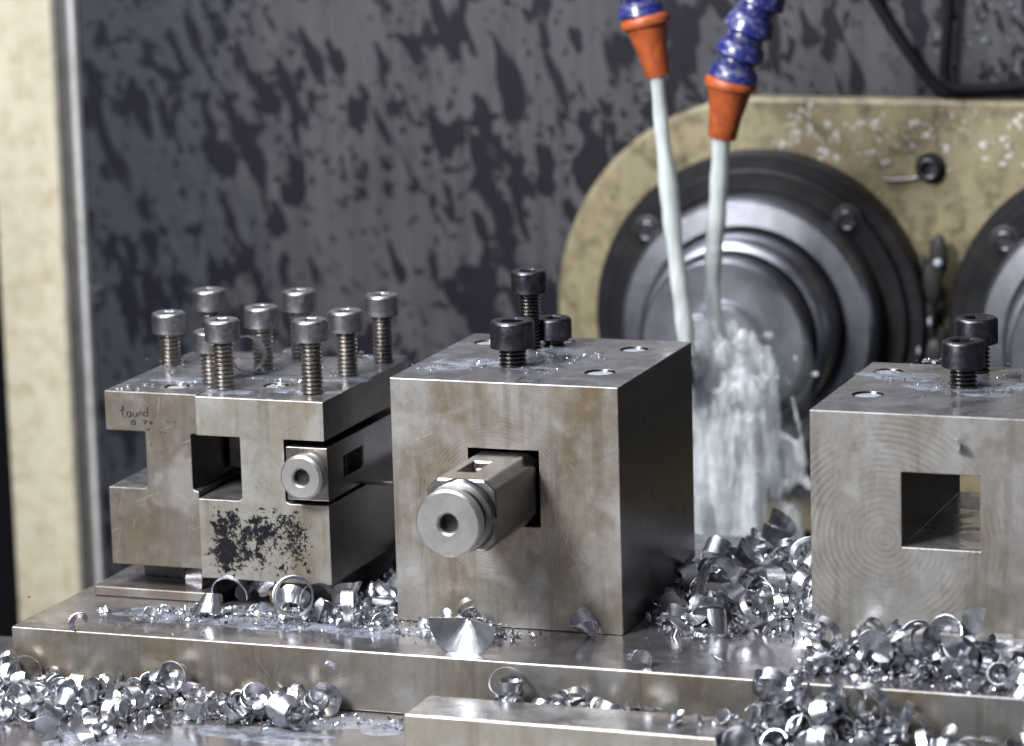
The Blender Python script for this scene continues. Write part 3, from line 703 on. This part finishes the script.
for k in range(6): V.append(('coil', chip_mesh('metal_chip', rc_.uniform(1.4, 2.6), rc_.uniform(2.6, 3.8), rc_.uniform(4.4, 5.8), rc_.uniform(3.2, 4.6), rc_.uniform(3.6, 5.2), rc_.uniform(-.8, .8), seed=10+k)))
for k in range(4): V.append(('fan', chip_mesh('metal_chip', rc_.uniform(.45, .8), rc_.uniform(.8, 1.6), rc_.uniform(5.5, 7), rc_.uniform(2, 3.4), rc_.uniform(0, 2), 0, seed=20+k)))
for k in range(5): V.append(('curl', chip_mesh('metal_chip', rc_.uniform(.4, .75), rc_.uniform(3.6, 5), rc_.uniform(3.8, 5.4), rc_.uniform(4, 6.5), rc_.uniform(0, 2.), rc_.uniform(-1, 1), seed=30+k)))
for k in range(4): V.append(('flake', chip_mesh('metal_chip', rc_.uniform(.22, .38), rc_.uniform(3.5, 5), rc_.uniform(4.5, 6.5), rc_.uniform(4, 6), rc_.uniform(0, 2), 0, seed=40+k)))
for k in range(3): V.append(('ring', chip_mesh('metal_chip', rc_.uniform(1.05, 1.4), rc_.uniform(4.6, 5.6), rc_.uniform(5, 6.2), rc_.uniform(2.2, 3.4), rc_.uniform(1, 2.4), 0, seed=50+k)))
V_STREAM = [(n, m) for n, m in V]
for n, me in V: me.materials.append(M['chip'])
used = set()
def put(me, p, q, scale, label, group=None, mat=None, name='metal_chip'):
    o = bpy.data.objects.new(name, me); COL.objects.link(o)
    o.location = Vector(p)*S; o.rotation_mode = 'QUATERNION'; o.rotation_quaternion = q; o.scale = (scale,)*3
    if mat is not None:
        o.material_slots[0].link = 'OBJECT'; o.material_slots[0].material = mat
    return tag(o, label, 'metal chip', group)

class Ground:
    """heights of what already lies on a plane, 2 mm cells"""
    def __init__(s, x0, x1, y0, y1, z, c=2.0):
        s.x0, s.y0, s.c, s.z = x0, y0, c, z; s.nx = int((x1-x0)/c)+1; s.ny = int((y1-y0)/c)+1
        s.h = [[z]*s.ny for _ in range(s.nx)]
    def cells(s, x, y, r):
        i0, i1 = int((x-r-s.x0)/s.c), int((x+r-s.x0)/s.c)+1; j0, j1 = int((y-r-s.y0)/s.c), int((y+r-s.y0)/s.c)+1
        for i in range(max(0, i0), min(s.nx, i1)):
            for j in range(max(0, j0), min(s.ny, j1)):
                if math.hypot(s.x0+i*s.c-x, s.y0+j*s.c-y) <= r: yield i, j
    def top(s, x, y, r, q=.6):
        v = sorted(s.h[i][j] for i, j in s.cells(x, y, r)); return v[int(len(v)*q)] if v else s.z
    def rise(s, x, y, r, z):
        for i, j in s.cells(x, y, r): s.h[i][j] = max(s.h[i][j], z)
def rand_q(r):
    q = Quaternion((r.gauss(0, 1), r.gauss(0, 1), r.gauss(0, 1), r.gauss(0, 1))); q.normalize(); return q
def drop(g, me, x, y, q, scale, sink=.3):
    """rests a turned chip on what lies at (x, y); returns its centre"""
    P_ = [q @ (v.co/S*scale) for v in me.vertices]; lo = min(p.z for p in P_); hi = max(p.z for p in P_)
    rad = sum(math.hypot(p.x, p.y) for p in P_)/len(P_)
    z = g.top(x, y, rad*.8)
    z -= sink*(z > g.z+.5)*2
    g.rise(x, y, rad*.85, z+(hi-lo)*(.5 if g.z > -10 else .42))
    return Vector((x, y, z-lo+.05))
def slivers(mb, g, r, n, sample, smin, smax, pile=.25):
    for _ in range(n):
        x, y = sample(r); s = r.uniform(smin, smax); z = g.top(x, y, max(2.1, s), .5); q = rand_q(r); w = s*r.uniform(.18, .5); t = r.choice((.5, 1.2, 2.2, 3.))
        N = 5; rows = []
        R = s/max(t, .6)
        for i in range(N+1):
            a = t*(i/N-.5); c = Vector((R*math.sin(a), 0, R*(1-math.cos(a))))
            ww = w*(1-.6*abs(i/N-.5)); rows += [c+Vector((0, -ww, 0)), c+Vector((0, ww, 0))]
        V_ = [q @ v for v in rows]; lo = min(v.z for v in V_)
        V_ = [v+Vector((x, y, z-lo)) for v in V_]; T = q @ Vector((0, 0, .14))
        n2 = len(V_); al = V_+[v+T for v in V_]; fs = []
        for i in range(N):
            k = 2*i; fs += [(k, k+2, k+3, k+1), (n2+k, n2+k+1, n2+k+3, n2+k+2), (k, n2+k, n2+k+2, k+2), (k+1, k+3, n2+k+3, n2+k+1)]
        fs += [(0, 1, n2+1, n2), (n2-2, 2*n2-2, 2*n2-1, n2-1)]
        mb.add(al, fs); g.rise(x, y, 1.6, z+s*pile*.5)
def crumbs(g, n, sample, s0, s1, label, seed, mat='chip_grey'):
    """broken bits of chip too many and too small to tell apart"""
    r = random.Random(seed); vs, fs, uv = [], [], []
    for _ in range(n):
        x, y = sample(r); k, me = r.choice(V); sc = r.uniform(s0, s1); q = rand_q(r); p = drop(g, me, x, y, q, sc, .3)
        b = len(vs); vs += [(q @ (v.co*sc))+p*S for v in me.vertices]; fs += [[b+i for i in f.vertices] for f in me.polygons]
        uv += [me.uv_layers[0].data[l].uv[:] for l in range(len(me.loops))]
    out = bpy.data.meshes.new('swarf'); out.from_pydata(vs, [], fs); l = out.uv_layers.new(name='UVMap')
    for i, c in enumerate(uv): l.data[i].uv = c
    finish(out, 40); o = obj('swarf', out, M[mat]); tag(o, label, 'swarf', kind='stuff')
G0 = Ground(-200, 280, -42, 150, 0.0); GT = Ground(-260, 320, -160, -42, -22.0)
for i, j in GT.cells(90, -72, 90):                # the flat bar on the table
    x, y = GT.x0+i*2, GT.y0+j*2
    if a.x-1 < x < b.x+1 and -85 < y < -60: GT.h[i][j] = -8.0
KIND = {n: [m for k, m in V if k == n] for n in ('cup', 'coil', 'fan', 'curl', 'flake', 'ring')}
def heap(g, n, sample, smin, smax, label, group, seed, kinds, gold=0., grey=.3):
    r = random.Random(seed)
    for _ in range(n):
        x, y = sample(r); me = r.choice(KIND[r.choice(kinds)]); s = r.uniform(smin, smax)*1.25; q = rand_q(r)
        p = drop(g, me, x, y, q, s)
        u = r.random(); mat = M['chip_gold'] if u < gold else (M['chip_grey'] if u < gold+grey else None)
        put(me, p, q, s, label, group, mat)
def swarf(g, n, sample, smin, smax, label, seed, mat='swarf'):
    mb = MB(); r = random.Random(seed); slivers(mb, g, r, n, sample, smin, smax)
    o = obj('swarf', mb.mesh('swarf', (0, 0, 0), 30, False), M[mat]); tag(o, label, 'swarf', kind='stuff')
uni = lambda x0, x1, y0, y1: (lambda r: (r.uniform(x0, x1), r.uniform(y0, y1)))
ALLK = ('cup', 'cup', 'coil', 'coil', 'fan', 'curl', 'flake', 'ring')

# heap at the front left of the base plate
def sA(r):
    while True:
        u = r.random()
        x = r.uniform(-168, -10) if u < .55 else r.uniform(-162, -70); d = abs(r.gauss(0, 1)); y = -46-d*(22 if x < -60 else 11)
        if y > -106: return x, y
swarf(GT, 500, sA, 1.2, 3.2, 'fine bright swarf between the chips at the front left', 1)
crumbs(GT, 200, sA, .3, .6, 'broken chip bits among the chips at the front left', 101)
heap(GT, 100, sA, .55, .88, 'curled bright metal chip in the loose heap along the front left of the base plate', 'chips along the front left of the base plate', 3, ALLK)
crumbs(GT, 60, sA, .3, .5, 'small broken chip bits on top of the front left heap', 102, 'chip')
swarf(GT, 300, sA, 1., 2.6, 'fine slivers lying on top of the front left chips', 2)
# heap between the middle and right blocks
def sG(r):
    while True:
        x = r.uniform(87, 151); y = r.uniform(0, 128)
        if x > 120 and r.random() < .3: continue
        if y < 18 and r.random() < .55: continue
        if x < 95 and y < 12: continue
        return x, y
swarf(G0, 520, sG, 1.5, 3.6, 'fine swarf bedded between the middle and right blocks', 4)
crumbs(G0, 110, sG, .3, .6, 'broken chip bits among the chips between the middle and right blocks', 103)
heap(G0, 62, sG, .6, 1.1, 'curled metal chip in the heap between the middle and right blocks', 'chips between the middle and right blocks', 5, ALLK, .0, .35)
crumbs(G0, 50, sG, .3, .5, 'small broken chip bits on top of the heap between the middle and right blocks', 104, 'chip')
swarf(G0, 200, sG, 1., 2.6, 'fine slivers on top of the heap between the middle and right blocks', 6)
# heap against the right block's face
def sH(r):
    while True:
        x = r.uniform(154, 240); y = -9-abs(r.gauss(0, 12))
        if y > -40 : return x, y
swarf(G0, 420, sH, 1.2, 3., 'fine swarf bedded against the front of the right block', 7)
crumbs(G0, 130, sH, .3, .6, 'broken chip bits against the front of the right block', 105)
heap(G0, 42, sH, .6, 1.02, 'curled shiny metal chip heaped against the front face of the right block', 'chips against the right block', 8, ALLK, .02, .25)
crumbs(G0, 40, sH, .3, .5, 'small broken chip bits on top of the heap at the right block', 106, 'chip')
swarf(G0, 110, sH, 1., 2.2, 'fine slivers on the chips against the right block', 9)
# right foreground on the table
def sI(r):
    while True:
        x = r.uniform(124, 282); y = -46-abs(r.gauss(0, 1))*26
        if y > -104 and (x > 148 or y > -60 or r.random() < .2): return x, y
swarf(GT, 520, sI, 1.5, 3.6, 'fine swarf bedded in the right foreground in front of the base plate', 10)
sK = uni(147, 194, -58, -44)
crumbs(GT, 230, sK, .35, .65, 'broken chip bits heaped against the base plate edge at the front right', 114)
crumbs(GT, 230, sI, .35, .7, 'broken chip bits bedded in the right foreground', 107)
heap(GT, 72, sI, .65, 1.1, 'large curled metal chip in the heap at the front right below the base plate', 'chips at the front right', 11, ALLK, .015, .3)
heap(GT, 14, uni(149, 178, -60, -46), .7, 1.0, 'curled metal chip spilling over the front edge of the base plate', 'chips spilling over the edge', 12, ('cup', 'curl', 'fan', 'coil'), .0, .2)
crumbs(GT, 60, sI, .3, .55, 'small broken chip bits on top of the front right heap', 108, 'chip')
swarf(GT, 120, sI, 1., 2.6, 'fine slivers on top of the front right chips', 13)
# behind the flat bar
sJ = uni(44, 130, -58, -46)
swarf(GT, 500, sJ, 1.5, 3.4, 'fine swarf filling the gap behind the flat bar', 113)
crumbs(GT, 230, sJ, .3, .6, 'broken chip bits behind the flat bar', 109)
heap(GT, 24, uni(50, 128, -54, -48), .55, .8, 'small coiled metal chip lying behind the flat bar', 'chips behind the flat bar', 14, ('coil', 'coil', 'cup', 'ring'), .0, .25)
swarf(GT, 160, uni(-20, 128, -60, -44), .8, 2.2, 'fine swarf between the flat bar and the base plate', 15)
# gap between the left holders and the middle block
def sC(r):
    while True:
        x = r.uniform(-42, 0); y = r.uniform(-16, 78)
        if x < -24 and y > -2: continue
        return x-1.5, y
crumbs(G0, 90, sC, .25, .5, 'broken chip bits in the gap beside the middle block', 110, 'chip')
swarf(G0, 480, sC, 1., 2.8, 'glittering fine swarf between the left holders and the middle block', 16)
heap(G0, 18, sC, .5, .95, 'curled metal chip in the gap between the left holders and the middle block', 'chips beside the middle block', 17, ALLK)
# thin scatter on the base plate
def sB(r): return r.gauss(-62, 22), r.uniform(-22, -2)
crumbs(G0, 30, sB, .2, .4, 'broken chip bits on the base plate in front of the left holders', 111, 'chip')
swarf(G0, 170, sB, .7, 1.8, 'fine swarf scattered on the base plate in front of the left holders', 18)
def sD(r): return r.gauss(30, 13), -abs(r.gauss(8, 6))-2
swarf(G0, 150, sD, .8, 2.2, 'fine swarf at the foot of the middle block', 19)

# glitter on the block tops
def spots(plane, lst):
    P_ = [(at(px, py, 'z', plane), sx) for px, py, sx in lst]
    def f(r):
        p, sx = r.choice(P_); return r.gauss(p.x, sx), r.gauss(p.y, sx*.8)
    return f
GL, GC, GR = Ground(-114, -28, 4, 82, ZL), Ground(0, 83, 1, 85, HC), Ground(154, 240, -2, 82, HR)
swarf(GL, 110, spots(ZL, [(180, 366, 4), (186, 384, 3), (330, 372, 4), (222, 360, 5), (130, 389, 3), (362, 356, 3), (285, 382, 5), (262, 370, 4)]), .35, 1.1, 'glittering specks of swarf among the screws of the left holders', 201)
swarf(GC, 60, spots(HC, [(487, 362, 4), (560, 358, 5), (595, 356, 2.5), (535, 370, 4)]), .35, 1., 'glittering specks of swarf round the screws of the middle block', 202)
swarf(GR, 100, spots(HR, [(927, 363, 4), (1000, 388, 4), (940, 386, 5), (905, 379, 4), (1012, 378, 3)]), .35, 1.1, 'glittering specks of swarf round the screws of the right block', 203)
# single chips one can point to
def lone(kind, k, px, py, s, eul, label, g=G0, mat=None):
    from mathutils import Euler
    me = KIND[kind][k % len(KIND[kind])]; q = Euler([math.radians(e) for e in eul]).to_quaternion()
    p = at(px, py, 'z', g.z+4); x, y = p.x, p.y
    p = drop(g, me, x, y, q, s, .1); return put(me, p, q, s, label, None, mat)
big = chip_mesh('metal_chip', .52, .9, 12.2, 6.0, 0, 0, nv=6, seed=77, jag=.03, taper=False); big.materials.append(M['chip_grey'])
from mathutils import Euler
put(big, Vector((37.5, -33, 7.3)), Quaternion((0, 1, 0), math.radians(6)) @ Quaternion((1, 0, 0), math.radians(96)) @ Quaternion((0, 0, 1), math.radians(178)), 1, 'large half-disc chip like a bowl at the foot of the middle block')
def sF(r): return r.gauss(31, 7), -7-abs(r.gauss(0, 6))
crumbs(G0, 55, sF, .25, .5, 'broken chip bits at the foot of the middle block', 112, 'chip')
heap(G0, 9, sF, .5, .72, 'curled metal chip in the small cluster behind the large half-disc chip', 'chips at the foot of the middle block', 33, ('coil', 'curl', 'cup', 'flake'))
cone = chip_mesh('metal_chip', 1.0, 2.2, 4.4, 8.6, .8, 0, seed=91, jag=.05); cone.materials.append(M['chip'])
put(cone, at(588, 626, 'y', -5), Euler((math.radians(28), math.radians(-28), 0)).to_quaternion(), 1, 'lone cone-shaped chip leaning on the middle block face')
lone('flake', 2, 642, 655, .8, (15, 10, 40), 'pale jagged flake lying alone on the base plate edge')
lone('cup', 0, 78, 619, .7, (80, 0, 30), 'small bright chip alone on the left end of the base plate')
lone('flake', 1, 150, 608, .7, (20, 0, 70), 'little bent flake on the wet base plate, left of the cup chips')
lone('cup', 1, 192, 586, 1.15, (95, 10, 120), 'upright cup chip at the corner of the rusty spacer plate')
lone('cup', 3, 208, 606, 1.25, (165, 10, 20), 'bowl-shaped chip lying open upward in front of the left holders')
lone('curl', 3, 232, 594, 1.5, (60, 40, 160), 'wide ribbon chip leaning under the black paint patch')
lone('fan', 1, 254, 590, 1.4, (80, 20, 30), 'fan-shaped chip standing behind the wide ribbon chip')
lone('cup', 4, 276, 597, 1.1, (80, 50, 100), 'squarish brownish chip below the paint patch', mat=M['chip_gold'])
lone('ring', 0, 296, 612, 1.2, (75, 10, 20), 'ring-shaped chip standing on the wet base plate', mat=M['chip_grey'])
lone('ring', 1, 318, 608, 1.1, (70, -20, 50), 'second ring-shaped chip just right of the first one', mat=M['chip_grey'])
lone('flake', 3, 330, 660, .5, (60, 0, 40), 'tiny chip stuck to the front edge of the base plate')
lone('fan', 2, 508+212, 657, .9, (25, 10, 100), 'flat bent chip alone between the blocks at the base plate edge')
p = at(243, 338, 'z', ZL+5)
rg = chip_mesh('metal_chip', 1.8, 6.3, 6.8, 3.6, 3.2, 0, seed=95, jag=.05); rg.materials.append(M['chip_grey'])
put(rg, Vector((-75, 42, ZL+8.3)), Euler((math.radians(80), math.radians(0), math.radians(40))).to_quaternion(), 1, 'coiled chip ring standing among the screws of the left holders')
fl = chip_mesh('metal_chip', .3, 2.4, 2.8, 4.2, .4, 0, seed=97); fl.materials.append(M['chip'])
put(fl, at(958, 445, 'y', -4.6), Euler((math.radians(70), math.radians(40), 0)).to_quaternion(), 1, 'tiny chip stuck to the right block above its square hole')
fl2 = chip_mesh('metal_chip', 3.2, 3.0, 4.2, 4.2, 4.8, 1.2, seed=98, jag=.05); fl2.materials.append(M['chip'])
put(fl2, at(912, 645, 'y', -20), Euler((math.radians(12), math.radians(80), math.radians(-8))).to_quaternion(), 1.12, 'long fluted spiral chip lying across the heap at the right block')
fl3 = chip_mesh('metal_chip', .7, 1.2, 8.6, 5, 1.5, 0, seed=99, jag=.05, taper=False); fl3.materials.append(M['chip'])
put(fl3, at(978, 634, 'y', -18), Euler((math.radians(-60), math.radians(30), 0)).to_quaternion(), 1., 'upright fan chip with a pointed tip at the foot of the right block')
fl4 = chip_mesh('metal_chip', .55, 8.5, 9.5, 7, 1.5, 0, seed=100, jag=.05); fl4.materials.append(M['chip'])
put(fl4, Vector((112, 22, 19)), Euler((math.radians(70), math.radians(10), math.radians(60))).to_quaternion(), 1., 'broad bright ribbon chip arched over the heap between the blocks')
wc = chip_mesh('metal_chip', .8, 2.6, 3., 2.6, 1, 0, seed=101); wc.materials.append(M['chip_grey'])
put(wc, at(97, 293, 'y', 347), Euler((math.radians(80), 0, 0)).to_quaternion(), 1., 'small curled chip clinging to the panel edge beside the cream post')

# ------------------------------------------------------------------ coolant lying about
def film(pts_px, plane, seed, label, parts):
    r = random.Random(seed); mb = MB()
    for (px, py, rx, ry) in parts:
        c = at(px, py, 'z', plane); N = 40; ring = [c+Vector((0, 0, .34))]; ph = [r.uniform(0, 6.28) for _ in range(5)]
        rows = [[c+Vector((0, 0, .40))]*N]
        for k, (f, h) in enumerate(((.55, .36), (.85, .26), (1., .06))):
            row = []
            for i in range(N):
                t = 2*PI*i/N; w = 1+sum(.16/(j+1)**.5*math.sin((j+2)*t+ph[j]) for j in range(5))
                row.append(c+Vector((rx*f*w*math.cos(t), ry*f*w*math.sin(t), h)))
            rows.append(row)
        vs = [v for row in rows for v in row]; fs = []
        for k in range(3):
            for i in range(N): fs.append((k*N+i, k*N+(i+1) % N, (k+1)*N+(i+1) % N, (k+1)*N+i))
        mb.add(vs, fs)
    tag(obj('coolant_puddle', mb, M['puddle'], base=(0, 0, plane)), label, 'puddle', kind='stuff')
film(None, 0, 1, 'milky coolant film on the base plate in front of the left holders', [(240, 622, 40, 9), (330, 628, 26, 8), (165, 612, 18, 8), (378, 600, 10, 18), (280, 612, 30, 8), (408, 630, 14, 5)])
film(None, HC, 2, 'milky coolant film round the screws on the middle block', [(470, 362, 14, 7), (520, 366, 15, 6), (560, 352, 10, 8), (445, 368, 9, 4)])
film(None, ZL, 3, 'milky coolant film round the screws on the left holders', [(270, 378, 9, 5), (305, 392, 12, 4), (350, 380, 8, 5), (186, 380, 10, 6), (300, 352, 9, 6), (383, 357, 8, 4), (230, 392, 10, 3)])
film(None, HR, 4, 'milky coolant film round the screws on the right block', [(950, 388, 16, 7), (900, 376, 14, 9), (1000, 384, 14, 8), (985, 395, 9, 3)])
film(None, -22, 5, 'milky coolant film on the table among the front left chips', [(260, 735, 30, 8), (330, 722, 26, 8), (120, 742, 30, 10), (380, 728, 14, 7)])
def drops(spots, plane, n, seed, label, rmax=1.1):
    r = random.Random(seed); mb = MB()
    for _ in range(n):
        px, py, sx, sy = r.choice(spots); p = at(r.gauss(px, sx), r.gauss(py, sy), 'z', plane); q = rmax*r.random()**2.5+.22
        mb.ball((p.x, p.y, plane+.02), q*r.uniform(.8, 1.4), q, q*.5, 12, 5, 0.0)
    tag(obj('coolant_droplets', mb, M['drop'], base=(0, 0, plane)), label, 'droplets', kind='stuff')
drops([(185, 368, 9, 3), (135, 388, 8, 2), (172, 362, 8, 3), (225, 360, 12, 6), (330, 372, 14, 8), (285, 384, 16, 5), (358, 356, 8, 3), (262, 372, 14, 5)], ZL, 110, 1, 'coolant droplets on top of the left holders', 1.3)
drops([(487, 362, 10, 4), (560, 358, 14, 6), (595, 355, 6, 2), (535, 372, 10, 3), (440, 368, 14, 3)], HC, 90, 2, 'coolant droplets on top of the middle block')
drops([(905, 378, 14, 3), (1000, 390, 10, 3), (935, 388, 12, 4), (927, 362, 8, 1.5), (1012, 372, 8, 4)], HR, 90, 3, 'coolant droplets on top of the right block', 1.2)
drops([(350, 615, 40, 10), (240, 625, 50, 6), (640, 655, 10, 3), (690, 640, 30, 8), (150, 612, 30, 7)], 0, 130, 4, 'coolant droplets on the base plate', 1.0)
drops([(215, 728, 60, 8), (340, 718, 30, 10), (60, 735, 40, 8)], -22, 80, 5, 'coolant droplets on the table at the front left', 1.2)

# ------------------------------------------------------------------ light
w = bpy.data.worlds.new('World'); SC.world = w; w.use_nodes = True
bg = w.node_tree.nodes['Background']; bg.inputs[0].default_value = (.50, .57, .82, 1); bg.inputs[1].default_value = .12
def lamp(name, loc, to, sx, sy, watts, col):
    l = bpy.data.lights.new(name, 'AREA'); l.shape = 'RECTANGLE'; l.size = sx*S; l.size_y = sy*S; l.energy = watts; l.color = col
    o = bpy.data.objects.new(name, l); COL.objects.link(o); o.location = Vector(loc)*S
    o.rotation_euler = (Vector(to)-Vector(loc)).to_track_quat('-Z', 'Y').to_euler(); return o
lamp('work_lamp', (-270, -590, 650), (30, 0, 30), 260, 200, 1700, (.92, .955, 1.))
lamp('overhead_fill', (-60, -150, 900), (30, 0, 30), 800, 400, 400, (.88, .92, 1.))  # added soft box for broad highlights on the chips, not a fixture
lamp('front_fill', (-650, -1400, 700), (20, 0, 40), 900, 600, 300, (1., .985, .96))  # added broad fill from behind the camera, brightens the front faces
lamp('machine_lamp', (-160, 120, 560), (-20, 120, 40), 300, 120, 200, (.88, .92, 1.))

SC.view_settings.view_transform = 'Standard'; SC.view_settings.look = 'None'
SC.view_settings.exposure = 0; SC.view_settings.gamma = 1
SC.cycles.volume_bounces = 4; SC.cycles.max_bounces = 10; SC.cycles.transparent_max_bounces = 16
SC.cycles.caustics_reflective = False; SC.cycles.caustics_refractive = False
SC.cycles.sample_clamp_indirect = 6
for o in bpy.data.objects:
    if '_org' in o.keys(): del o['_org']
